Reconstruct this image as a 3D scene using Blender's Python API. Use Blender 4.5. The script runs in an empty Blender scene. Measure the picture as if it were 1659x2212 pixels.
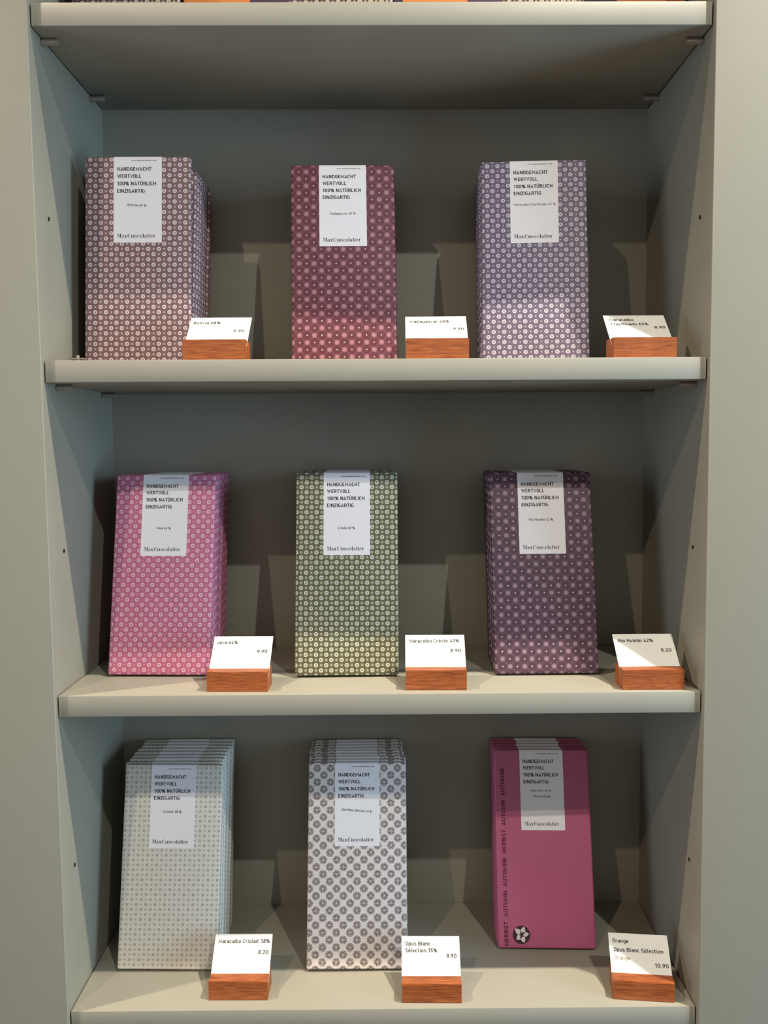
import bpy, bmesh, math, random
from mathutils import Matrix, Vector
random.seed(7)
C = bpy.context.scene.collection
SC = bpy.context.scene
PI = math.pi

# ------------------------------------------------------------------ measures (metres)
ZO = 1.53                      # eye height offset: floor is z = 0
W, D, T = .574, .1867, .019    # niche width, niche depth, shelf thickness
SZ = [.3345 + ZO, .0386 + ZO, -.2566 + ZO, -.5506 + ZO]      # shelf tops
ST = [-.0031, -.0017, -.0006, .0003]                          # shelf end-to-end tilt
BW, BH, BT = .099, .196, .0079 # chocolate bar

# ------------------------------------------------------------------ camera
cam = bpy.data.cameras.new('camera'); cob = bpy.data.objects.new('camera', cam); C.objects.link(cob)
cam.sensor_fit = 'HORIZONTAL'; cam.sensor_width = 36; cam.lens = 36 * 1900.2 / 1659
cam.clip_start = .01
pit, yaw, rol = .0775, -.0048, -.0108
cp, sp, cy, sy = math.cos(pit), math.sin(pit), math.cos(yaw), math.sin(yaw)
fw = Vector((sy * cp, cy * cp, -sp)); ri = Vector((cy, -sy, 0)); up = ri.cross(fw)
a = math.cos(rol) * ri + math.sin(rol) * up; b = math.cos(rol) * up - math.sin(rol) * ri
m = Matrix.Identity(4)
for r in range(3):
    m[r][0], m[r][1], m[r][2] = a[r], b[r], -fw[r]
m[0][3], m[1][3], m[2][3] = .010, -.7677, -.0347 + ZO
cob.matrix_world = m
SC.camera = cob

# ------------------------------------------------------------------ world, lamps, exposure
SC.view_settings.view_transform = 'Standard'; SC.view_settings.look = 'None'
SC.view_settings.exposure = 0; SC.view_settings.gamma = 1; SC.view_settings.use_curve_mapping = False
wd = bpy.data.worlds.new('shop_ambient'); SC.world = wd; wd.use_nodes = True
wd.node_tree.nodes['Background'].inputs[0].default_value = (.95, .96, 1.0, 1)
wd.node_tree.nodes['Background'].inputs[1].default_value = .02
def spot(name, loc, aim, energy, col, size, radius, blend=.35):
    l = bpy.data.lights.new(name, 'SPOT'); o = bpy.data.objects.new(name, l); C.objects.link(o)
    l.energy = energy; l.color = col; l.spot_size = math.radians(size); l.spot_blend = blend; l.shadow_soft_size = radius
    o.location = loc
    o.rotation_euler = (Vector(aim) - Vector(loc)).to_track_quat('-Z', 'Y').to_euler()
    return o
WARM = (1, .84, .64)
spot('ceiling_spot', (-.88, -1.48, 1.42 + ZO), (0, .1, -.40 + ZO), 38, (1, .81, .60), 48, .012, 1)
spot('ceiling_spot', (.75, -1.433, 1.448 + ZO), (0, .1, -.40 + ZO), 58, (1, .99, .90), 48, .012, 1)
spot('ceiling_spot', (-1.21, -.42, 1.62 + ZO), (0, .07, -.85 + ZO), 118, WARM, 54, .016, 1)
spot('ceiling_spot', (.92, -.42, 1.62 + ZO), (-.05, .07, -.85 + ZO), 218, (1, .91, .75), 52, .018, 1)
def area_light(name, loc, aim, energy, col, sx, sy):
    l = bpy.data.lights.new(name, 'AREA'); o = bpy.data.objects.new(name, l); C.objects.link(o)
    l.shape = 'RECTANGLE'; l.size = sx; l.size_y = sy; l.energy = energy; l.color = col
    o.location = loc; o.rotation_euler = (Vector(aim) - Vector(loc)).to_track_quat('-Z', 'Y').to_euler()
area_light('daylight_window', (2.6, -1.25, -.05 + ZO), (0, .05, -.1 + ZO), 54, (.50, .76, 1), 1.0, 1.6)
area_light('daylight_window', (-2.6, -1.25, -.05 + ZO), (0, .05, -.1 + ZO), 20, (.72, .85, 1), 1.0, 1.6)
area_light('front_fill', (0, -3.0, .2 + ZO), (0, 0, -.1 + ZO), 9, (1, .95, .9), 3.0, 1.5)  # added soft fill from the front, no window known there

# ------------------------------------------------------------------ helpers
def link(name, me, mat=None, parent=None):
    o = bpy.data.objects.new(name, me); C.objects.link(o)
    if mat is not None and me is not None and not me.materials: me.materials.append(mat)
    if parent is not None: o.parent = parent
    return o
def tag(o, label=None, cat=None, group=None, kind=None):
    if label: o['label'] = label
    if cat: o['category'] = cat
    if group: o['group'] = group
    if kind: o['kind'] = kind
    return o
def empty(name, loc):
    o = bpy.data.objects.new(name, None); C.objects.link(o); o.location = loc; o.empty_display_size = .02
    return o
def mesh_from(name, bm, smooth=False):
    me = bpy.data.meshes.new(name); bm.normal_update(); bm.to_mesh(me); bm.free()
    if smooth:
        for p in me.polygons: p.use_smooth = True
        me.set_sharp_from_angle(angle=math.radians(40))
    return me
def box_bm(x0, y0, z0, x1, y1, z1, bev=0, seg=2):
    bm = bmesh.new(); bmesh.ops.create_cube(bm, size=1)
    for v in bm.verts:
        v.co = Vector((x0 if v.co.x < 0 else x1, y0 if v.co.y < 0 else y1, z0 if v.co.z < 0 else z1))
    if bev: bmesh.ops.bevel(bm, geom=bm.edges[:], offset=bev, segments=seg, affect='EDGES', profile=.5)
    return bm
def box(name, x0, y0, z0, x1, y1, z1, mat, parent=None, bev=0, seg=2):
    return link(name, mesh_from(name, box_bm(x0, y0, z0, x1, y1, z1, bev, seg), bev > 0), mat, parent)
def cyl_bm(bm, c, axis, r, l, n=20, r2=None, bev=0):
    res = bmesh.ops.create_cone(bm, cap_ends=True, segments=n, radius1=r, radius2=r if r2 is None else r2, depth=l)
    vs = res['verts']
    if bev:
        es = [e for e in bm.edges if all(v in vs for v in e.verts) and abs(e.verts[0].co.z - e.verts[1].co.z) < 1e-9]
        vs = list({v for v in vs} | {v for f in bmesh.ops.bevel(bm, geom=es, offset=bev, segments=2, affect='EDGES')['faces'] for v in f.verts})
        vs = [v for v in vs if v.is_valid]
    M = Matrix.Translation(c) @ Vector((0, 0, 1)).rotation_difference(Vector(axis)).to_matrix().to_4x4()
    bmesh.ops.transform(bm, matrix=M, verts=vs)

# ------------------------------------------------------------------ node helpers
class E:
    """small math-node expression"""
    nt = None
    def __init__(s, k): s.k = k
    @staticmethod
    def op(o, *args):
        n = E.nt.nodes.new('ShaderNodeMath'); n.operation = o
        for i, x in enumerate(args):
            if isinstance(x, E): E.nt.links.new(x.k, n.inputs[i])
            else: n.inputs[i].default_value = x
        return E(n.outputs[0])
    def __add__(s, o): return E.op('ADD', s, o)
    def __sub__(s, o): return E.op('SUBTRACT', s, o)
    def __rsub__(s, o): return E.op('SUBTRACT', o, s)
    def __mul__(s, o): return E.op('MULTIPLY', s, o)
    __radd__ = __add__; __rmul__ = __mul__
    def lt(s, o): return E.op('LESS_THAN', s, o)
    def gt(s, o): return E.op('GREATER_THAN', s, o)
    def abs(s): return E.op('ABSOLUTE', s)
    def near(s): return s - E.op('ROUND', s)
    def inside(s, lim, w):      # soft step: 1 where s < lim
        return E.op('MULTIPLY', 1.0, E.op('MINIMUM', E.op('MAXIMUM', (lim - s) * (1 / w) + .5, 0.0), 1.0))
def new_mat(name):
    mt = bpy.data.materials.new(name); mt.use_nodes = True
    return mt, mt.node_tree, mt.node_tree.nodes['Principled BSDF']
def srgb(r, g, b):
    f = lambda c: (c / 255) / 12.92 if c / 255 <= .04045 else ((c / 255 + .055) / 1.055) ** 2.4
    return (f(r), f(g), f(b), 1)
def plain(name, col, rough=.6, metal=0, noise=0, scale=60, bump=0):
    mt, nt, p = new_mat(name)
    p.inputs['Roughness'].default_value = rough; p.inputs['Metallic'].default_value = metal
    p.inputs['Base Color'].default_value = col
    if noise or bump:
        tc = nt.nodes.new('ShaderNodeTexCoord'); nz = nt.nodes.new('ShaderNodeTexNoise')
        nz.inputs['Scale'].default_value = scale; nz.inputs['Detail'].default_value = 4
        nt.links.new(tc.outputs['Object'], nz.inputs['Vector'])
        if noise:
            mx = nt.nodes.new('ShaderNodeMix'); mx.data_type = 'RGBA'
            mx.inputs[6].default_value = tuple(c * (1 - noise) for c in col[:3]) + (1,)
            mx.inputs[7].default_value = tuple(min(1, c * (1 + noise)) for c in col[:3]) + (1,)
            nt.links.new(nz.outputs[0], mx.inputs[0]); nt.links.new(mx.outputs[2], p.inputs['Base Color'])
        if bump:
            bp = nt.nodes.new('ShaderNodeBump'); bp.inputs['Strength'].default_value = bump; bp.inputs['Distance'].default_value = .0005
            nt.links.new(nz.outputs[0], bp.inputs['Height']); nt.links.new(bp.outputs[0], p.inputs['Normal'])
    return mt

def mixc(nt, fac, A, B):
    mx = nt.nodes.new('ShaderNodeMix'); mx.data_type = 'RGBA'
    nt.links.new(fac.k, mx.inputs[0])
    for x, i in ((A, 6), (B, 7)):
        if isinstance(x, tuple): mx.inputs[i].default_value = x
        else: nt.links.new(x, mx.inputs[i])
    return mx.outputs[2]

def paper(name, base, style, pitch, big, small, R, rs, glyph=None):
    """wrapping paper printed with a lattice of discs; u, v are metres on the paper"""
    mt, nt, p = new_mat(name); E.nt = nt
    p.inputs['Roughness'].default_value = .55
    tc = nt.nodes.new('ShaderNodeTexCoord'); sx = nt.nodes.new('ShaderNodeSeparateXYZ')
    nt.links.new(tc.outputs['UV'], sx.inputs[0])
    U = E(sx.outputs[0]) * (1 / pitch); V = E(sx.outputs[1]) * (1 / pitch)
    A, B = (U + V) * .5, (U - V) * .5
    a, b = A.near(), B.near()
    fx, fy = a + b, a - b
    r = E.op('SQRT', fx * fx + fy * fy)
    a2, b2 = (A + .5).near(), (B + .5).near()
    gx, gy = a2 + b2, a2 - b2
    r2 = E.op('SQRT', gx * gx + gy * gy)
    sw = .05
    col = base
    if style in ('disc', 'ring'):
        if style == 'ring':     # low contrast discs on a faint diagonal weave
            dia = E.op('MINIMUM', (fx + fy).abs(), (fx - fy).abs())
            weave = E.op('MULTIPLY', dia.inside(.16, .3), .2)
            col = mixc(nt, weave, col, big)
            disc = r.inside(R, sw); col = mixc(nt, disc * .55, col, big)
            rim = (r - R * .92).abs().inside(.035, .05); col = mixc(nt, rim * .8, col, big)
        else:
            disc = r.inside(R, sw); col = mixc(nt, disc, col, big)
            halo = (r - R * 1.28).abs().inside(.06, .1); col = mixc(nt, halo * .22, col, (0.02, .012, .012, 1))
        # tiny monogram: two slanted strokes and a cross bar
        gp = glyph
        s1 = fx * .9 + fy * -.43; t1 = fx * .43 + fy * .9
        st = (s1.abs() - R * .32).abs().inside(.045, .05) * t1.abs().inside(R * .55, .06)
        cb = (s1 - t1 * .55).abs().inside(.035, .05) * t1.abs().inside(R * .42, .05)
        col = mixc(nt, r.inside(R * .62, .08) * .3, col, gp)
        col = mixc(nt, E.op('MAXIMUM', st, cb) * .85, col, gp)
        col = mixc(nt, r2.inside(rs, sw), col, small)
    elif style == 'outline':    # small rings alternating with small monograms, faint circles
        faint = (r - .62).abs().inside(.04, .06); col = mixc(nt, faint * .35, col, small)
        rg = (r - R).abs().inside(.07, .05); col = mixc(nt, rg * .8, col, big)
        s1 = gx * .9 + gy * -.43; t1 = gx * .43 + gy * .9
        st = (s1.abs() - .1).abs().inside(.045, .05) * t1.abs().inside(.2, .06)
        cb = t1.abs().inside(.05, .05) * s1.abs().inside(.2, .05)
        col = mixc(nt, E.op('MAXIMUM', st, cb) * .7, col, big)
    elif style == 'medallion':  # snowflake medallions
        th = E.op('ARCTAN2', fy, fx)
        c8 = E.op('COSINE', th * 8); c16 = E.op('COSINE', th * 16)
        inner = r.inside(.36, .05) * r.gt(.09) * (0 - c8).inside(.25, .5)
        outer = (r - .5).abs().inside(.085, .05) * (0 - c16).inside(.1, .5)
        mid = (r - .36).abs().inside(.05, .05) * c8.inside(.2, .5)
        col = mixc(nt, E.op('MINIMUM', inner + outer + mid, 1.0), col, big)
    if isinstance(col, tuple): p.inputs['Base Color'].default_value = col
    else: nt.links.new(col, p.inputs['Base Color'])
    # soft paper unevenness
    nz = nt.nodes.new('ShaderNodeTexNoise'); nz.inputs['Scale'].default_value = 45; nz.inputs['Detail'].default_value = 3
    nt.links.new(tc.outputs['Object'], nz.inputs['Vector'])
    bp = nt.nodes.new('ShaderNodeBump'); bp.inputs['Strength'].default_value = .12; bp.inputs['Distance'].default_value = .002
    nt.links.new(nz.outputs[0], bp.inputs['Height']); nt.links.new(bp.outputs[0], p.inputs['Normal'])
    return mt

def wood_mat():
    mt, nt, p = new_mat('oiled_wood'); p.inputs['Roughness'].default_value = .5
    tc = nt.nodes.new('ShaderNodeTexCoord'); mp = nt.nodes.new('ShaderNodeMapping'); nz = nt.nodes.new('ShaderNodeTexNoise')
    oi = nt.nodes.new('ShaderNodeObjectInfo'); ad = nt.nodes.new('ShaderNodeVectorMath'); ad.operation = 'ADD'
    sc = nt.nodes.new('ShaderNodeVectorMath'); sc.operation = 'SCALE'; sc.inputs[3].default_value = 7
    nt.links.new(oi.outputs['Location'], sc.inputs[0])
    nt.links.new(tc.outputs['Object'], ad.inputs[0]); nt.links.new(sc.outputs[0], ad.inputs[1])
    mp.inputs['Scale'].default_value = (34, 380, 560)
    nz.inputs['Scale'].default_value = 1.6; nz.inputs['Detail'].default_value = 7; nz.inputs['Roughness'].default_value = .62; nz.inputs['Distortion'].default_value = .35
    nt.links.new(ad.outputs[0], mp.inputs[0]); nt.links.new(mp.outputs[0], nz.inputs['Vector'])
    cr = nt.nodes.new('ShaderNodeValToRGB')
    cr.color_ramp.elements[0].position = .3; cr.color_ramp.elements[0].color = srgb(112, 54, 22)
    cr.color_ramp.elements[1].position = .72; cr.color_ramp.elements[1].color = srgb(190, 110, 56)
    e = cr.color_ramp.elements.new(.5); e.color = srgb(164, 86, 40)
    nt.links.new(nz.outputs[0], cr.inputs[0]); nt.links.new(cr.outputs[0], p.inputs['Base Color'])
    bp = nt.nodes.new('ShaderNodeBump'); bp.inputs['Strength'].default_value = .15; bp.inputs['Distance'].default_value = .0004
    nt.links.new(nz.outputs[0], bp.inputs['Height']); nt.links.new(bp.outputs[0], p.inputs['Normal'])
    return mt

PAINT = plain('grey_green_lacquer', srgb(151, 148, 134), .5, noise=.03, scale=40, bump=.08)
SHELFP = plain('grey_shelf_lacquer', srgb(164, 160, 146), .45, noise=.03, scale=40, bump=.08)
WALLP = plain('wall_paint', srgb(151, 149, 140), .7, noise=.03, scale=12, bump=.1)
FLOORM = plain('floor_boards', srgb(120, 92, 66), .5, noise=.15, scale=6)
DARK = plain('dark_hole', srgb(18, 16, 14), .9)
METAL = plain('brushed_metal', srgb(176, 164, 152), .3, .55, noise=.05)
WOOD = wood_mat()
INK = plain('dark_ink', srgb(36, 31, 33), .7)
INK2 = plain('grey_ink', srgb(120, 112, 112), .7)
INK3 = plain('pale_ink', srgb(160, 150, 132), .7)
STICK = plain('label_paper', srgb(250, 245, 247), .55, noise=.015, scale=90)
CARD = plain('white_card', srgb(226, 226, 220), .5)

# ------------------------------------------------------------------ lettering
def arc(cx, cy, rx, ry, a0, a1, n=9):
    return [(cx + rx * math.cos(math.radians(a0 + (a1 - a0) * i / n)), cy + ry * math.sin(math.radians(a0 + (a1 - a0) * i / n))) for i in range(n + 1)]
def glyphs(t):
    """upright engineering-style sans: centre lines of every sign, cap height 1, stroke t"""
    h = t / 2; T_ = 1 - h; X = .73 - h; M_ = .5
    def bowl(x0, x1, y0, y1):
        r = (y1 - y0) / 2; rx = min(r, x1 - x0)
        return [(x0, y1)] + arc(x1 - rx, (y0 + y1) / 2, rx, r, 90, -90) + [(x0, y0)]
    def loop(x0, x1, y0, y1, a0=0, a1=360):
        r = (x1 - x0) / 2; ry = min(r * 1.05, (y1 - y0) / 2); cx = (x0 + x1) / 2
        pts = []
        for i in range(25):
            d = a0 + (a1 - a0) * i / 24; c, s_ = math.cos(math.radians(d)), math.sin(math.radians(d))
            pts.append((cx + r * c, (y1 - ry if s_ >= 0 else y0 + ry) + ry * s_))
        if abs(a1 - a0) == 360: pts[-1] = pts[0]; pts.insert(-1, (pts[0][0], y0 + ry))
        return pts
    g = {}
    g['A'] = (.64, [[(.07, 0), (.32, T_ + h * .5), (.57, 0)], [(.16, .27), (.48, .27)]])
    g['B'] = (.6, [[(h, 0), (h, 1)], bowl(h, .5, M_, T_), bowl(h, .53, h, M_)])
    g['C'] = (.57, [loop(h, .52, h, T_, 38, 322)])
    g['D'] = (.6, [[(h, 0), (h, 1)], [(h, T_)] + arc(.28, T_ - .24, .24, .24, 90, 0) + arc(.28, h + .24, .24, .24, 0, -90) + [(h, h)]])
    g['E'] = (.52, [[(.5, T_), (h, T_), (h, h), (.5, h)], [(h, M_), (.44, M_)]])
    g['G'] = (.6, [loop(h, .54, h, T_, 38, 330) + [(.54, .46), (.33, .46)]])
    g['H'] = (.62, [[(h, 0), (h, 1)], [(.54, 0), (.54, 1)], [(h, M_), (.54, M_)]])
    g['I'] = (.2, [[(.1, 0), (.1, 1)]])
    g['J'] = (.48, [[(.4, 1), (.4, h + .17)] + arc(.23, h + .17, .17, .17, 0, -160)])
    g['L'] = (.5, [[(h, 1), (h, h), (.48, h)]])
    g['M'] = (.76, [[(h, 0), (h, T_), (.38, .34), (.76 - h, T_), (.76 - h, 0)]])
    g['N'] = (.64, [[(h, 0), (h, 1)], [(h, T_), (.64 - h, h)], [(.64 - h, 0), (.64 - h, 1)]])
    g['O'] = (.6, [loop(h, .6 - h, h, T_)])
    g['R'] = (.6, [[(h, 0), (h, 1)], bowl(h, .52, .47, T_), [(.3, .47), (.54, 0)]])
    S = lambda x1, y1, r: [arc(x1 / 2, y1 - (y1 - h) * .26, r, (y1 - h) * .26, 25, 270, 12)[:-1] + arc(x1 / 2, h + (y1 - h) * .24, r, (y1 - h) * .24, 90, -155, 12)]
    g['S'] = (.56, S(.56, T_, .2))
    g['T'] = (.54, [[(.27, 0), (.27, T_)], [(0, T_), (.54, T_)]])
    g['U'] = (.6, [[(h, 1), (h, h + .22)] + arc(.3, h + .22, .3 - h, .22, 180, 360) + [(.6 - h, 1)]])
    g['Ü'] = (.6, g['U'][1] + [[(.12, 1.16), (.26, 1.16)], [(.34, 1.16), (.48, 1.16)]])
    g['V'] = (.6, [[(.06, 1), (.3, h * .4), (.54, 1)]])
    g['W'] = (.9, [[(.06, 1), (.25, h * .4), (.45, .85)], [(.45, .85), (.65, h * .4), (.84, 1)]])
    g['Z'] = (.54, [[(.03, T_), (.47, T_), (.06, h), (.52, h)]])
    g['0'] = (.56, [loop(h, .56 - h, h, T_)])
    g['1'] = (.4, [[(.02, .76), (.25, T_), (.25, 0)]])
    g['2'] = (.54, [arc(.27, T_ - .21, .2, .21, 165, -25, 12) + [(.07, h), (.52, h)]])
    g['3'] = (.54, [[(.06, T_), (.45, T_), (.24, .58)] + arc(.25, h + .25, .21, .25, 80, -150, 12)])
    g['4'] = (.58, [[(.32, 1), (.07, .26), (.56, .26)], [(.42, 0), (.42, .5)]])
    g['5'] = (.54, [[(.47, T_), (.12, T_), (.09, .5)] + arc(.25, h + .25, .21, .25, 120, -150, 12)])
    g['6'] = (.56, [loop(h, .56 - h, h, .6), [(.1, .36), (.36, 1)]])
    g['8'] = (.56, [loop(h + .03, .53 - h, .53, T_), loop(h, .56 - h, h, .53)])
    g['9'] = (.56, [loop(h, .56 - h, .4, T_), [(.46, .64), (.2, 0)]])
    g['%'] = (.86, [loop(h, .34, .55, T_), loop(.52, .86 - h, h, .45), [(.22, 0), (.64, 1)]])
    g['.'] = (.18, [[(.09, 0), (.09, t)]])
    g['a'] = (.52, [[(.46, 0), (.46, X - .16)] + arc(.28, X - .16, .18, .16, 0, 160), loop(h, .46, h, .42)])
    g['b'] = (.54, [[(h, 0), (h, 1)], loop(h, .54 - h, h, X)])
    g['c'] = (.48, [loop(h, .48, h, X, 40, 320)])
    g['d'] = (.54, [[(.54 - h, 0), (.54 - h, 1)], loop(h, .54 - h, h, X)])
    g['e'] = (.54, [[(h, .37), (.54 - h, .37)] + loop(h, .54 - h, h, X, 15, 320)])
    g['é'] = (.54, g['e'][1] + [[(.22, .82), (.36, 1.0)]])
    g['f'] = (.36, [[(.14, 0), (.14, T_ - .16)] + arc(.3, T_ - .16, .16, .16, 180, 90), [(0, X), (.34, X)]])
    g['g'] = (.54, [loop(h, .54 - h, h, X), [(.54 - h, .73), (.54 - h, -.08)] + arc(.28, -.08, .26 - h, .14, 0, -150)])
    g['h'] = (.54, [[(h, 0), (h, 1)], [(h, X - .18)] + arc(.27, X - .18, .27 - h, .18, 180, 0) + [(.54 - h, 0)]])
    g['i'] = (.2, [[(.1, 0), (.1, .73)], [(.1, .86), (.1, .86 + t)]])
    g['l'] = (.24, [[(.1, 1), (.1, h + .06), (.14, h), (.22, h)]])
    g['n'] = (.54, [[(h, 0), (h, .73)], [(h, X - .18)] + arc(.27, X - .18, .27 - h, .18, 180, 0) + [(.54 - h, 0)]])
    g['m'] = (.82, [[(h, 0), (h, .73)], [(h, X - .15)] + arc(.245, X - .15, .245 - h, .15, 180, 0) + [(.41, 0)], [(.41, X - .15)] + arc(.575, X - .15, .245 - h, .15, 180, 0) + [(.82 - h, 0)]])
    g['o'] = (.54, [loop(h, .54 - h, h, X)])
    g['p'] = (.54, [[(h, -.24), (h, .73)], loop(h, .54 - h, h, X)])
    g['r'] = (.38, [[(h, 0), (h, .73)], [(h, X - .16)] + arc(.25, X - .16, .25 - h, .16, 180, 60)])
    g['s'] = (.48, S(.48, X, .17))
    g['t'] = (.36, [[(.13, .95), (.13, h + .12)] + arc(.27, h + .12, .14, .12, 180, 280), [(0, X), (.34, X)]])
    g['u'] = (.54, [[(h, .73), (h, h + .18)] + arc(.27, h + .18, .27 - h, .18, 180, 360) + [(.54 - h, .73)], [(.54 - h, 0), (.54 - h, .73)]])
    g['v'] = (.5, [[(.05, .73), (.25, h * .4), (.45, .73)]])
    g['w'] = (.76, [[(.05, .73), (.21, h * .4), (.38, .62), (.55, h * .4), (.71, .73)]])
    g['x'] = (.5, [[(.05, 0), (.45, .73)], [(.05, .73), (.45, 0)]])
    g[' '] = (.22, [])
    return g
def stroke(P, t):
    """mitred ribbon along a centre line"""
    L_, R_ = [], []; n = len(P)
    closed = n > 3 and abs(P[0][0] - P[-1][0]) < 1e-6 and abs(P[0][1] - P[-1][1]) < 1e-6
    def d(i, j):
        x, y = P[j][0] - P[i][0], P[j][1] - P[i][1]; l = math.hypot(x, y) or 1e-9
        return x / l, y / l
    for i in range(n):
        if closed and i in (0, n - 1): a_, b_ = d(n - 2, n - 1), d(0, 1)
        else: a_ = d(i - 1, i) if i else d(0, 1); b_ = d(i, i + 1) if i < n - 1 else d(n - 2, n - 1)
        nx, ny = -(a_[1] + b_[1]), a_[0] + b_[0]; l = math.hypot(nx, ny) or 1e-9; nx /= l; ny /= l
        k = min(1 / max(.3, nx * -a_[1] + ny * a_[0]), 1.9) * t / 2
        L_.append((P[i][0] + nx * k, P[i][1] + ny * k)); R_.append((P[i][0] - nx * k, P[i][1] - ny * k))
    return L_, R_
_txt = {}
def text_mesh(body, t=.15):
    key = (body, t)
    if key in _txt: return _txt[key]
    G = glyphs(t); V, F, x = [], [], 0
    for ch in body:
        w, lines = G[ch]
        for P in lines:
            P = [p_ for i, p_ in enumerate(P) if i == 0 or math.dist(p_, P[i - 1]) > 1e-5]
            L_, R_ = stroke(P, t); n = len(V)
            for l, r in zip(L_, R_): V += [Vector((x + l[0], l[1], 0)), Vector((x + r[0], r[1], 0))]
            F += [(n + 2 * i, n + 2 * i + 1, n + 2 * i + 3, n + 2 * i + 2) for i in range(len(P) - 1)]
        x += w + .11
    _txt[key] = (V, F, min(v.x for v in V), max(v.x for v in V))
    return _txt[key]
CAP = 1.0
class Print:
    """flat print on the XZ plane facing -Y, a hair proud of the surface"""
    def __init__(s, y): s.V = []; s.F = []; s.y = y
    def line(s, body, x0, x1, zb, cap, bold=.15, rot=0):
        V, F, a, b = text_mesh(body, bold); k = (x1 - x0) / (b - a); kz = cap / CAP
        n = len(s.V); c, d = math.cos(rot), math.sin(rot)
        for v in V:
            X = (v.x - a) * k; Z = v.y * kz
            s.V.append((x0 + X * c - Z * d, s.y, zb + X * d + Z * c))
        s.F += [tuple(i + n for i in f) for f in F]
    def poly(s, pts):
        n = len(s.V); s.V += [(x, s.y, z) for x, z in pts]; s.F.append(tuple(range(n, n + len(pts))))
    def strip(s, P, Q):
        n = len(s.V)
        for p_, q_ in zip(P, Q): s.V += [(p_[0], s.y, p_[1]), (q_[0], s.y, q_[1])]
        for i in range(len(P) - 1): s.F.append((n + 2 * i, n + 2 * i + 2, n + 2 * i + 3, n + 2 * i + 1))
    def mesh(s, name, mat):
        me = bpy.data.meshes.new(name); me.from_pydata(s.V, [], s.F); me.update()
        bm = bmesh.new(); bm.from_mesh(me)
        for f in bm.faces:
            f.normal_update()
            if f.normal.y > 0: f.normal_flip()
        bm.to_mesh(me); bm.free(); me.materials.append(mat)
        return me

def didone(pr, x0, x1, zb, cap):
    """the shop's serif word mark: fat stems, hairline arms, slab serifs"""
    TH, HL, XH = .2, .05, .68
    out = []       # pieces in unit space
    x = [0.0]
    def rect(a, b_, c, d): out.append(('p', [(x[0] + a, b_), (x[0] + c, b_), (x[0] + c, d), (x[0] + a, d)]))
    def quad(*pts): out.append(('p', [(x[0] + p_[0], p_[1]) for p_ in pts]))
    def ring(cx, cz, rx, rz, th, a0, a1, n=18):
        P, Q = [], []
        for i in range(n + 1):
            t = math.radians(a0 + (a1 - a0) * i / n)
            P.append((x[0] + cx + rx * math.cos(t), cz + rz * math.sin(t)))
            Q.append((x[0] + cx + (rx - th) * math.cos(t), cz + (rz - HL) * math.sin(t)))
        out.append(('s', P, Q))
    def stem(cx, z0, z1, th=TH, serif=.11, top=True):
        rect(cx - th / 2, z0, cx + th / 2, z1); rect(cx - th / 2 - serif, z0, cx + th / 2 + serif, z0 + HL)
        if top: rect(cx - th / 2 - serif, z1 - HL, cx + th / 2 + serif, z1)
    def adv(w): x[0] += w
    # M
    stem(.12, 0, 1, HL, .1); stem(.88, 0, 1, TH, .1); quad((.1, 1), (.32, 1), (.58, 0), (.5, 0)); quad((.5, 0), (.55, 0), (.85, 1), (.8, 1)); adv(1.12)
    # a
    ring(.24, .2, .22, .2, .12, 60, 330); rect(.36, .0, .36 + TH * .9, XH * .8); ring(.3, XH - .24, .24, .24, .1, 10, 170); rect(.36, 0, .64, HL); adv(.72)
    # x
    quad((.02, XH), (.24, XH), (.6, 0), (.38, 0)); quad((.1, 0), (.16, 0), (.5, XH), (.44, XH)); rect(-.02, XH - HL, .28, XH); rect(.32, 0, .66, HL); rect(0, 0, .24, HL); rect(.36, XH - HL, .6, XH); adv(.78)
    # C
    ring(.44, .5, .42, .5, .2, 48, 312); rect(.72, .62, .78, .95); adv(.92)
    # h drawn as a small capital
    stem(.16, 0, XH, TH * .9, .08); stem(.62, 0, XH, TH * .9, .08); rect(.16, XH / 2 - HL / 2, .62, XH / 2 + HL / 2); adv(.86)
    def o(): ring(.32, XH / 2, .3, XH / 2, .16, 0, 360, 24); adv(.7)
    def c(): ring(.3, XH / 2, .28, XH / 2, .16, 50, 315); ring(.44, XH * .74, .07, .08, .06, 0, 360, 8); adv(.64)
    o(); c(); o()
    stem(.17, 0, 1, TH * .9, .08, False); rect(0, 1 - HL, .17, 1); adv(.4)                                       # l
    ring(.24, .2, .22, .2, .12, 60, 330); rect(.36, .0, .36 + TH * .9, XH * .8); ring(.3, XH - .24, .24, .24, .1, 10, 170); rect(.36, 0, .64, HL); adv(.72)
    rect(.1, .06, .1 + TH * .9, .9); rect(0, XH - HL, .42, XH); ring(.3, .14, .2, .14, .08, 180, 320); adv(.48)  # t
    stem(.17, 0, XH, TH * .9, .08, False); rect(0, XH - HL, .17, XH); ring(.17, .86, .1, .1, .09, 0, 360, 10); adv(.4)   # i
    ring(.3, XH / 2, .28, XH / 2, .16, 0, 320); rect(.1, XH / 2, .56, XH / 2 + HL); adv(.66)                     # e
    stem(.17, 0, XH, TH * .9, .08, False); rect(0, XH - HL, .17, XH); ring(.38, XH - .14, .14, .14, .1, 20, 200); adv(.52)  # r
    k = (x1 - x0) / x[0]
    g = lambda p_: (x0 + p_[0] * k, zb + p_[1] * cap)
    for it in out:
        if it[0] == 'p': pr.poly([g(p_) for p_ in it[1]])
        else: pr.strip([g(p_) for p_ in it[1]], [g(p_) for p_ in it[2]])

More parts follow.
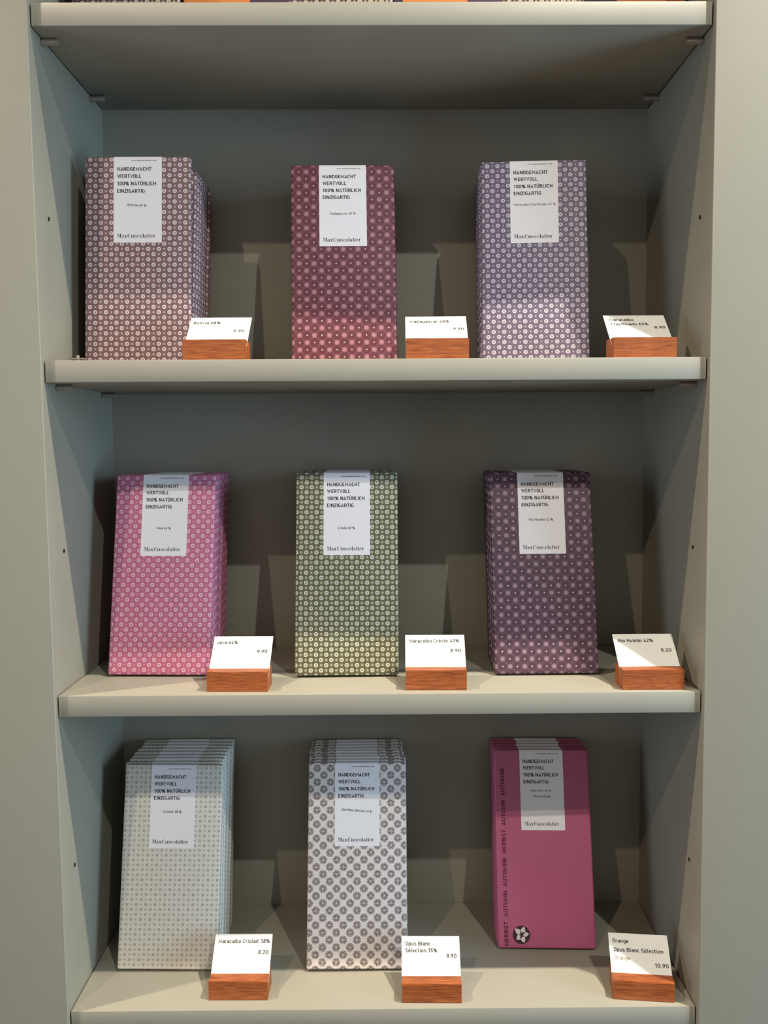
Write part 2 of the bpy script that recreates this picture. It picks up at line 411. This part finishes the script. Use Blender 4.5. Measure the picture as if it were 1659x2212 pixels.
# ------------------------------------------------------------------ the setting and the cabinet
tag(box('floor', -2.2, -2.6, -.05, 2.2, .35, 0, FLOORM), kind='structure')
XS = .40                                              # outer edge of the cabinet frame
tag(box('wall_left', -2.2, -.004, 0, -XS, .25, 2.7, WALLP), kind='structure')
tag(box('wall_right', XS, -.004, 0, 2.2, .25, 2.7, WALLP), kind='structure')
CT = 2.25
tag(box('wall_back', -XS, -.004, CT, XS, .25, 2.7, WALLP), kind='structure')
cab = empty('display_cabinet', (0, 0, 0))
tag(cab, 'tall grey painted built-in display cabinet with open front holding all shelves', 'cabinet')
H = W / 2
def stile(x0, x1):
    bm = box_bm(x0, -.005, 0, x1, .016, CT)
    bmesh.ops.bevel(bm, geom=[e for e in bm.edges if all(v.co.y < 0 for v in e.verts)], offset=.0015, segments=3, affect='EDGES', profile=.5)
    link('stile', mesh_from('stile', bm, True), PAINT, cab)
stile(-XS, -H); stile(H, XS)
box('side_panel', -H - .02, .016, 0, -H, D, CT, PAINT, cab)
box('side_panel', H, .016, 0, H + .02, D, CT, PAINT, cab)
box('back_panel', -XS, D, 0, XS, D + .012, CT, PAINT, cab)
box('top_panel', -H, 0, CT - .02, H, D, CT, PAINT, cab)
box('plinth', -H, .0, 0, H, .02, .09, PAINT, cab)
for (s, y, z) in ((-1, .0251, .1661), (-1, .0305, -.1293), (-1, .0264, -.4245), (1, .0241, .1607), (1, .029, -.1316), (1, .025, -.4239)):
    bm = bmesh.new(); cyl_bm(bm, (s * H - s * .0001, y, z + ZO), (1, 0, 0), .0019, .0008, 14)
    link('peg_hole', mesh_from('peg_hole', bm), DARK, cab)['label'] = 'dark drilled peg hole'

shelf_word = ['top', 'upper', 'middle', 'bottom']
for k in range(4):
    me = mesh_from('shelf', box_bm(-H + .0012, 0, -T, H - .0012, D - .0006, 0, .0006), True)
    o = link('shelf', me, SHELFP); o.location = (0, 0, SZ[k]); o.rotation_euler = (0, -math.atan(ST[k] / H), 0)
    tag(o, ['grey painted shelf at the top edge, steel pins showing under it',
            'grey painted shelf carrying the brown, wine red and lilac bars',
            'grey painted shelf carrying the pink, green and plum bars',
            'lowest grey painted shelf carrying the white bars and the magenta bar'][k], 'shelf', 'grey shelves of the cabinet')
def shelf_z(k, x): return SZ[k] + ST[k] * x / H

# shelf pins
def pin(s, y, k, where):
    zt = shelf_z(k, s * H) - T
    bm = bmesh.new(); cyl_bm(bm, (s * (H - .0077), y, zt - .0029), (1, 0, 0), .0028, .0154, 20, bev=.0007)
    o = link('shelf_pin', mesh_from('shelf_pin', bm, True), METAL)
    tag(o, 'small round metal shelf pin under the %s shelf, %s' % (shelf_word[k], where), 'pin', 'metal shelf pins')
for k in (0, 1):
    for s, sd in ((-1, 'left'), (1, 'right')):
        pin(s, .0237 + .004 * k, k, sd + ' side near the front'); pin(s, .149 + .004 * k, k, sd + ' side near the back')
for k in (2,):
    for s, sd in ((-1, 'left'), (1, 'right')):
        pin(s, .149, k, sd + ' side near the back')

# ------------------------------------------------------------------ chocolate bars
def wrapper_mesh(name, mat, bev=.0020):
    bm = box_bm(-BW / 2, 0, 0, BW / 2, BT, BH, bev, 3)
    uv = bm.loops.layers.uv.new('UVMap')
    bm.normal_update()
    for f in bm.faces:
        side = abs(f.normal.x) > .6
        sg = 1 if f.calc_center_median().x > 0 else -1
        for l in f.loops:
            c = l.vert.co
            if side: l[uv].uv = (c.x + sg * c.y, c.z)
            elif abs(f.normal.z) > .6: l[uv].uv = (c.x, c.z + (c.y if f.normal.z > 0 else -c.y))
            else: l[uv].uv = (c.x, c.z)
    me = mesh_from(name, bm, True); me.materials.append(mat)
    return me
LW, LH = .0452, .0812
def label_mesh():
    r = .0020; o0, o1 = .00002, .0003
    def path(o):
        P = [(-o, BH - LH), (-o, BH - LH * .5), (-o, BH - r)]
        for i in range(1, 5):
            t = math.radians(180 - 22.5 * i); P.append((r + (r + o) * math.cos(t), BH - r + (r + o) * math.sin(t)))
        for i in range(0, 5):
            t = math.radians(90 - 22.5 * i); P.append((BT - r + (r + o) * math.cos(t), BH - r + (r + o) * math.sin(t)))
        P.append((BT + o, BH - .014)); return P
    A, B_ = path(o1), path(o0)
    bm = bmesh.new(); loops = []
    for x in (-LW / 2, LW / 2):
        loops.append([[bm.verts.new((x, p_[0], p_[1])) for p_ in P] for P in (A, B_)])
    n = len(A)
    for i in range(n - 1):
        bm.faces.new((loops[0][0][i], loops[1][0][i], loops[1][0][i + 1], loops[0][0][i + 1]))
        bm.faces.new((loops[0][1][i + 1], loops[1][1][i + 1], loops[1][1][i], loops[0][1][i]))
        for s in (0, 1): bm.faces.new((loops[s][0][i], loops[s][0][i + 1], loops[s][1][i + 1], loops[s][1][i]))
    for i in (0, n - 1): bm.faces.new((loops[0][0][i], loops[0][1][i], loops[1][1][i], loops[1][0][i]))
    bmesh.ops.recalc_face_normals(bm, faces=bm.faces[:])
    return mesh_from('label', bm, True)
LABEL = label_mesh(); LABEL.materials.append(STICK)
YP = -.00036
def lf(u): return -LW / 2 + LW * u          # label fractions
def lz(v): return BH - LH * v
hp = Print(YP)
for body, u1, v in (('HANDGEMACHT', .783, .169), ('WERTVOLL', .572, .251), ('100% NATÜRLICH', .882, .338), ('EINZIGARTIG', .652, .423)):
    hp.line(body, lf(.075), lf(u1), lz(v), .0035, .175)
HEAD = hp.mesh('heading_lettering', INK)
up_ = Print(YP); up_.line('www.maxchocolatier.com', lf(.37), lf(.885), lz(.055), .00125, .15); URL = up_.mesh('address_lettering', INK)
lp = Print(YP); didone(lp, lf(.075), lf(.868), lz(.943), .0037); LOGO = lp.mesh('wordmark_lettering', INK)

def variety(lines, ink):
    pr = Print(YP)
    for body, u0, u1, v, rot, cap in lines: pr.line(body, lf(u0), lf(u1), lz(v), cap, .15, rot)
    return pr.mesh('variety_lettering', ink)

NTH = ['frontmost', 'second from front', 'third from front', 'fourth from front', 'fifth from front', 'sixth from front', 'seventh from front', 'eighth from front', 'ninth from front', 'tenth from front', 'eleventh from front']
def place(o, k, x, y, yaw, lean, roll):
    z = shelf_z(k, x) + BT * math.sin(max(lean, 0)) + abs(BW / 2 * math.sin(roll)) + .0001
    o.matrix_world = Matrix.Translation((x, y, z)) @ Matrix.Rotation(yaw, 4, 'Z') @ Matrix.Rotation(-lean, 4, 'X') @ Matrix.Rotation(-roll, 4, 'Y')
def copy_tree(o, parent=None):
    c = o.copy(); C.objects.link(c)
    if parent is not None: c.parent = parent
    for ch in list(o.children): copy_tree(ch, c)
    return c

def stack(colour, where, k, pose, mat, var, ink=INK, extra=None, lean_back=None, y_next=None, sway=0.0, dip=0):
    x, y, yaw, lean, roll = pose
    root = empty('chocolate_bar', (0, 0, 0))
    link('wrapper', wrapper_mesh('wrapper', mat), None, root)
    lb = link('label', LABEL, None, root); lb['label'] = 'white paper label folded over the top'
    for nm, me in (('heading_lettering', HEAD), ('address_lettering', URL), ('wordmark_lettering', LOGO), ('variety_lettering', variety(var, ink))):
        link(nm, me, None, lb)
    if extra: extra(root)
    if lean_back is None: lean_back = lean
    cb, sb = math.cos(lean_back), math.sin(lean_back)
    step = (BT + .0005) / cb                 # closest packing along the depth
    first = y + step if y_next is None else y_next
    last = D - .0008 - BH * sb - BT * cb - abs(math.sin(yaw)) * BW / 2      # base of the bar that touches the back panel
    base = y if y_next is None else y_next
    n = 1 + int((last - base) / step + 1e-6) + (0 if y_next is None else 1)
    gaps = (n - 1) if y_next is None else (n - 2)
    step = (last - base) / max(1, gaps)
    yb = base + step if y_next is None else base
    for i in range(n):
        o = root if i == 0 else copy_tree(root)
        if i == 0: place(o, k, x, y, yaw, lean, roll)
        else:
            t = i / max(1, n - 1)
            place(o, k, x + sway * t + random.uniform(-.0009, .0009), yb + (i - 1) * step, yaw, lean_back, roll * random.uniform(-.2, 1))
        nth = 'rearmost' if i == n - 1 else NTH[i]
        tag(o, '%s, %s in its stack on %s' % (colour, nth, where), 'chocolate bar', 'stack of %s' % colour)

P1 = paper('brown_dotted_paper', srgb(132, 100, 102), 'disc', .00495, srgb(246, 226, 228), srgb(206, 170, 170), .39, .2, srgb(120, 92, 96))
P2 = paper('wine_ringed_paper', srgb(104, 48, 62), 'ring', .0070, srgb(176, 118, 130), srgb(232, 214, 214), .35, .09, srgb(200, 150, 160))
P3 = paper('lilac_dotted_paper', srgb(116, 102, 124), 'disc', .0049, srgb(226, 216, 226), srgb(216, 206, 216), .4, .12, srgb(122, 104, 128))
P4 = paper('pink_dotted_paper', srgb(204, 112, 146), 'disc', .0048, srgb(252, 204, 220), srgb(238, 186, 204), .41, .09, srgb(168, 90, 118))
P5 = paper('green_dotted_paper', srgb(104, 102, 76), 'disc', .0049, srgb(230, 228, 208), srgb(172, 172, 138), .41, .27, srgb(104, 100, 76))
P6 = paper('plum_ringed_paper', srgb(88, 62, 78), 'ring', .0070, srgb(150, 120, 134), srgb(232, 220, 224), .35, .09, srgb(190, 160, 174))
P7 = paper('cream_ringed_paper', srgb(226, 219, 206), 'outline', .0047, srgb(128, 120, 112), srgb(240, 236, 228), .2, .1)
P8 = paper('white_medallion_paper', srgb(240, 228, 222), 'medallion', .0068, srgb(78, 58, 54), srgb(78, 58, 54), .6, .1)
P9 = paper('magenta_paper', srgb(192, 98, 132), 'plain', .01, None, None, 1, 1)
WINE = plain('wine_ink', srgb(98, 26, 50), .6)
DISC = plain('dark_brown_ink', srgb(66, 34, 38), .6)
PETAL = plain('pale_petal_ink', srgb(232, 220, 218), .6)

UP, MI, LO = 'left of upper shelf', 'left of middle shelf', 'left of bottom shelf'
stack('brown chocolate bar with white dots', 'upper shelf', 1, (-.2227, .0616, .0051, .0909, -.0077), P1, [('Bolivia 68 %', .29, .68, .575, -.05, .0021)], INK, lean_back=.2, y_next=.0745, sway=.001)
stack('wine red chocolate bar with faint rings', 'upper shelf', 1, (-.0295, .0675, .0298, .1765, .0005), P2, [('Madagascar 68 %', .22, .77, .615, 0, .0022)], INK2)
stack('lilac grey chocolate bar with white dots', 'upper shelf', 1, (.1493, .0599, -.05, .1713, -.0044), P3, [('Maracaibo Clasificado 65 %', .07, .94, .55, 0, .0022)], INK2, sway=.0025)
stack('bright pink chocolate bar with pale dots', 'middle shelf', 2, (-.2124, .0621, -.0282, .2185, -.0081), P4, [('Java 64 %', .33, .64, .675, -.03, .0024)], INK)
stack('olive green chocolate bar with cream dots', 'middle shelf', 2, (-.0311, .0554, .0216, .1999, -.0092), P5, [('Créole 49 %', .305, .67, .69, 0, .0026)], INK, sway=-.001)
stack('dark plum chocolate bar with faint rings', 'middle shelf', 2, (.1599, .057, .0016, .2355, -.0024), P6, [('Rio Huimbi 42 %', .23, .745, .6, 0, .0024)], INK, sway=.002)
stack('cream chocolate bar with tiny grey rings', 'bottom shelf', 3, (-.2123, .059, -.0049, .215, -.0128), P7, [('Criolait 38 %', .29, .7, .58, 0, .0024)], INK)
stack('white chocolate bar with dark snowflake medallions', 'bottom shelf', 3, (-.0254, .0564, .0134, .2637, -.0097), P8, [('Opus Blanc Sélection 35 %', .15, .82, .575, -.08, .0023)], INK)

def autumn(root):
    pr = Print(-.00012)
    pr.line('HERBST  AUTUMN  AUTOMNE  HERBST  AUTUMN  AUTOMNE', 0, .1745, 0, .0042, .17)
    V = [(-BW / 2 + .0105 - v[2], v[1], .0026 + v[0]) for v in pr.V]
    pr.V = V
    link('season_lettering', pr.mesh('season_lettering', WINE), None, root)
    cx, cz, R = -BW / 2 + .0238, .0130, .0088
    dk = Print(-.00012); dk.poly([(cx + R * math.cos(2 * PI * i / 40), cz + R * math.sin(2 * PI * i / 40)) for i in range(40)])
    em = link('emblem', dk.mesh('emblem', DISC), None, root); em['label'] = 'round dark emblem with white five-petalled flower'
    for ang, ln in ((136, .98), (69, .95), (8, .86), (-70, .9), (222, .76)):
        pt = Print(-.00022); t = math.radians(ang); P = []
        L = R * ln
        for i in range(20):
            s = i / 19
            wdt = .27 * R * (math.sin(PI * min(1, s * .93 + .07)) ** .8)
            P.append((s * L, wdt))
        pts = P + [(p_[0], -p_[1]) for p_ in P[::-1][1:-1]]
        pt.poly([(cx + p_[0] * math.cos(t) - p_[1] * math.sin(t), cz + p_[0] * math.sin(t) + p_[1] * math.cos(t)) for p_ in pts])
        link('petal', pt.mesh('petal', PETAL), None, em)
    mg = Print(-.0003); P, Q = [], []
    for i in range(20):
        t = math.radians(20 + 290 * i / 19)
        P.append((cx + .2 * R * math.cos(t), cz + .2 * R * math.sin(t))); Q.append((cx + .14 * R * math.cos(t), cz + .14 * R * math.sin(t)))
    mg.strip(P, Q); mg.poly([(cx + .02 * R, cz - .2 * R), (cx + .12 * R, cz - .2 * R), (cx + .16 * R, cz + .02 * R), (cx + .04 * R, cz + .04 * R)])
    link('monogram', mg.mesh('monogram', DISC), None, em)
stack('plain magenta chocolate bar with flower emblem', 'bottom shelf', 3, (.167, .0895, -.0427, .2657, .0035), P9, [('Edelweiss 36 %', .235, .71, .525, 0, .002), ('Blutorange', .3, .69, .595, 0, .002)], INK2, extra=autumn)

# bars on the top shelf, only their lowest edge reaches into the frame
P10 = paper('violet_cream_paper', srgb(92, 62, 84), 'disc', .0049, srgb(214, 208, 176), srgb(180, 168, 120), .44, .3, srgb(110, 84, 100))
P11 = paper('violet_paper', srgb(70, 44, 74), 'plain', .01, None, None, 1, 1)
ORANGE = plain('orange_band_paper', srgb(206, 122, 54), .55)
def top_bar(x, violet, label, o0=0, o1=0):
    root = empty('chocolate_bar', (0, 0, 0))
    link('wrapper', wrapper_mesh('wrapper', P11 if violet else P10), None, root)
    lb = link('label', LABEL, None, root); lb['label'] = 'white paper label folded over the top'
    if violet:
        bd = box('band', o0, -.0003, .004, o1, -.00003, .1, ORANGE, root); bd['label'] = 'broad orange paper band'
    place(root, 0, x, .062, 0, .02, 0)
    tag(root, label, 'chocolate bar', 'bars on the top shelf')
top_bar(-.2235, False, 'cream dotted bar on the top shelf, cut by picture edge, left')
top_bar(-.1225, True, 'violet bar with orange band on the top shelf, cut by picture edge, left', -.0475, .012)
top_bar(-.0305, False, 'cream dotted bar on the top shelf, cut by picture edge, middle')
top_bar(.0690, True, 'violet bar with orange band on the top shelf, cut by picture edge, middle', -.041, .0175)
top_bar(.1440, False, 'cream dotted bar on the top shelf, cut by picture edge, right')
top_bar(.2360, True, 'violet bar with orange band on the top shelf, cut by picture edge, right', -.014, .0475)

# ------------------------------------------------------------------ wooden price holders with cards
HW, HD, HH, LEAN = .055, .026, .0182, .82
YS = .0128; SLOT = .009
def holder_mesh():
    d = (-math.sin(LEAN) * SLOT, -math.cos(LEAN) * SLOT); g = .0011 / math.cos(LEAN)
    P = [(0, 0), (HD, 0), (HD, HH), (YS + g, HH), (YS + g + d[0], HH + d[1]), (YS + d[0], HH + d[1]), (YS, HH), (0, HH)]
    bm = bmesh.new()
    A = [bm.verts.new((-HW / 2, *p_)) for p_ in P]; B_ = [bm.verts.new((HW / 2, *p_)) for p_ in P]
    n = len(P)
    for i in range(n): bm.faces.new((A[i], A[(i + 1) % n], B_[(i + 1) % n], B_[i]))
    bm.faces.new(A); bm.faces.new(B_[::-1])
    bmesh.ops.recalc_face_normals(bm, faces=bm.faces[:])
    es = [e for e in bm.edges if (abs(e.verts[0].co.x - e.verts[1].co.x) > .01 and not any(abs(v.co.z - (HH + d[1])) < 1e-6 for v in e.verts) and all(v.co.y in (0, HD) or abs(v.co.y) < 1e-7 or abs(v.co.y - HD) < 1e-7 for v in e.verts))]
    bmesh.ops.bevel(bm, geom=es, offset=.0005, segments=2, affect='EDGES')
    return mesh_from('card_holder', bm, True)
HOLD = holder_mesh()
CW, CH, CTK = .0553, .0352, .0004        # card, visible height above the slot
cardbm = box_bm(-CW / 2, 0, -SLOT + .0009, CW / 2, CTK, CH)
CARDME = mesh_from('price_card', cardbm); CARDME.materials.append(CARD)
def price(k, x, y, yaw, where, lines, cost, cu0, cu1, cv, roll=0):
    z = shelf_z(k, x)
    M = Matrix.Translation((x, y, z)) @ Matrix.Rotation(-math.atan(ST[k] / H), 4, 'Y') @ Matrix.Rotation(yaw, 4, 'Z')
    o = link('card_holder', HOLD, WOOD); o.matrix_world = M
    tag(o, 'orange brown wooden card holder block %s' % where, 'card holder', 'wooden price card holders')
    c = link('price_card', CARDME)
    c.matrix_world = M @ Matrix.Translation((0, YS + .0003, HH)) @ Matrix.Rotation(-LEAN, 4, 'X') @ Matrix.Rotation(roll, 4, 'Y')
    words = ' '.join(l[0] for l in lines)
    tag(c, 'white price card reading %s in the holder %s' % (cost, where), 'price card', 'white price cards')
    f = lambda u: -CW / 2 + CW * u
    g = lambda v: CH * (1 - v)
    by = {}
    for body, u0, u1, v, ink in lines:
        by.setdefault(ink.name, (ink, Print(-.00012)))[1].line(body, f(u0), f(u1), g(v), .0037, .155)
    for ink, pr in by.values(): link('name_lettering', pr.mesh('name_lettering', ink), None, c)
    pr = Print(-.00012); pr.line(cost, f(cu0), f(cu1), g(cv), .0037, .155)
    link('price_lettering', pr.mesh('price_lettering', INK), None, c)
price(1, -.1409, .0080, -.01, 'beside the brown dotted bars', [('Bolivia 68%', .06, .50, .28, INK)], '9.90', .74, .915, .63)
price(1, .0544, .0080, -.01, 'beside the wine red bars', [('Madagascar 68%', .08, .72, .27, INK)], '9.90', .775, .945, .59)
price(1, .2354, .0080, .012, 'beside the lilac bars', [('Maracaibo', .085, .48, .24, INK), ('Clasificado 65%', .09, .70, .43, INK)], '8.90', .78, .955, .57)
price(2, -.1278, .0094, -.02, 'beside the pink bars', [('Java 64%', .06, .41, .245, INK)], '9.90', .755, .93, .53)
price(2, .0516, .0097, -.02, 'beside the olive green bars', [('Maracaibo Créole 49%', .065, .91, .245, INK)], '8.90', .755, .93, .55)
price(2, .2459, .0063, -.001, 'beside the plum bars', [('Rio Huimbi 42%', .075, .66, .255, INK)], '8.20', .755, .93, .56)
price(3, -.1346, .0141, -.011, 'beside the cream bars', [('Maracaibo Criolait 38%', .065, .96, .24, INK)], '8.20', .775, .95, .525)
price(3, .0456, .0074, -.02, 'beside the snowflake medallion bars', [('Opus Blanc', .065, .5, .245, INK), ('Sélection 35%', .065, .61, .42, INK)], '8.90', .77, .94, .555)
price(3, .2414, .0079, -.112, 'beside the magenta bars', [('Orange', .065, .335, .25, INK), ('Opus Blanc Sélection', .07, .90, .475, INK), ('Orange', .075, .335, .68, INK3)], '10.90', .735, .96, .83)

# ------------------------------------------------------------------ small metal fitting lying on the upper shelf
ft = empty('shelf_bracket', (-.2640, .020, shelf_z(1, -.264)))
tag(ft, 'small metal plate with a bolt on the upper shelf beside the brown bars', 'bracket')
box('plate', -.007, -.004, .0026, .007, .004, .0036, METAL, ft, .0003)
bm = bmesh.new(); cyl_bm(bm, (0, 0, .0048), (0, 0, 1), .0017, .0026, 12, bev=.0003); link('bolt', mesh_from('bolt', bm, True), METAL, ft)
bm = bmesh.new(); cyl_bm(bm, (0, 0, .0013), (0, 0, 1), .0026, .0026, 14); link('nut', mesh_from('nut', bm, True), METAL, ft)
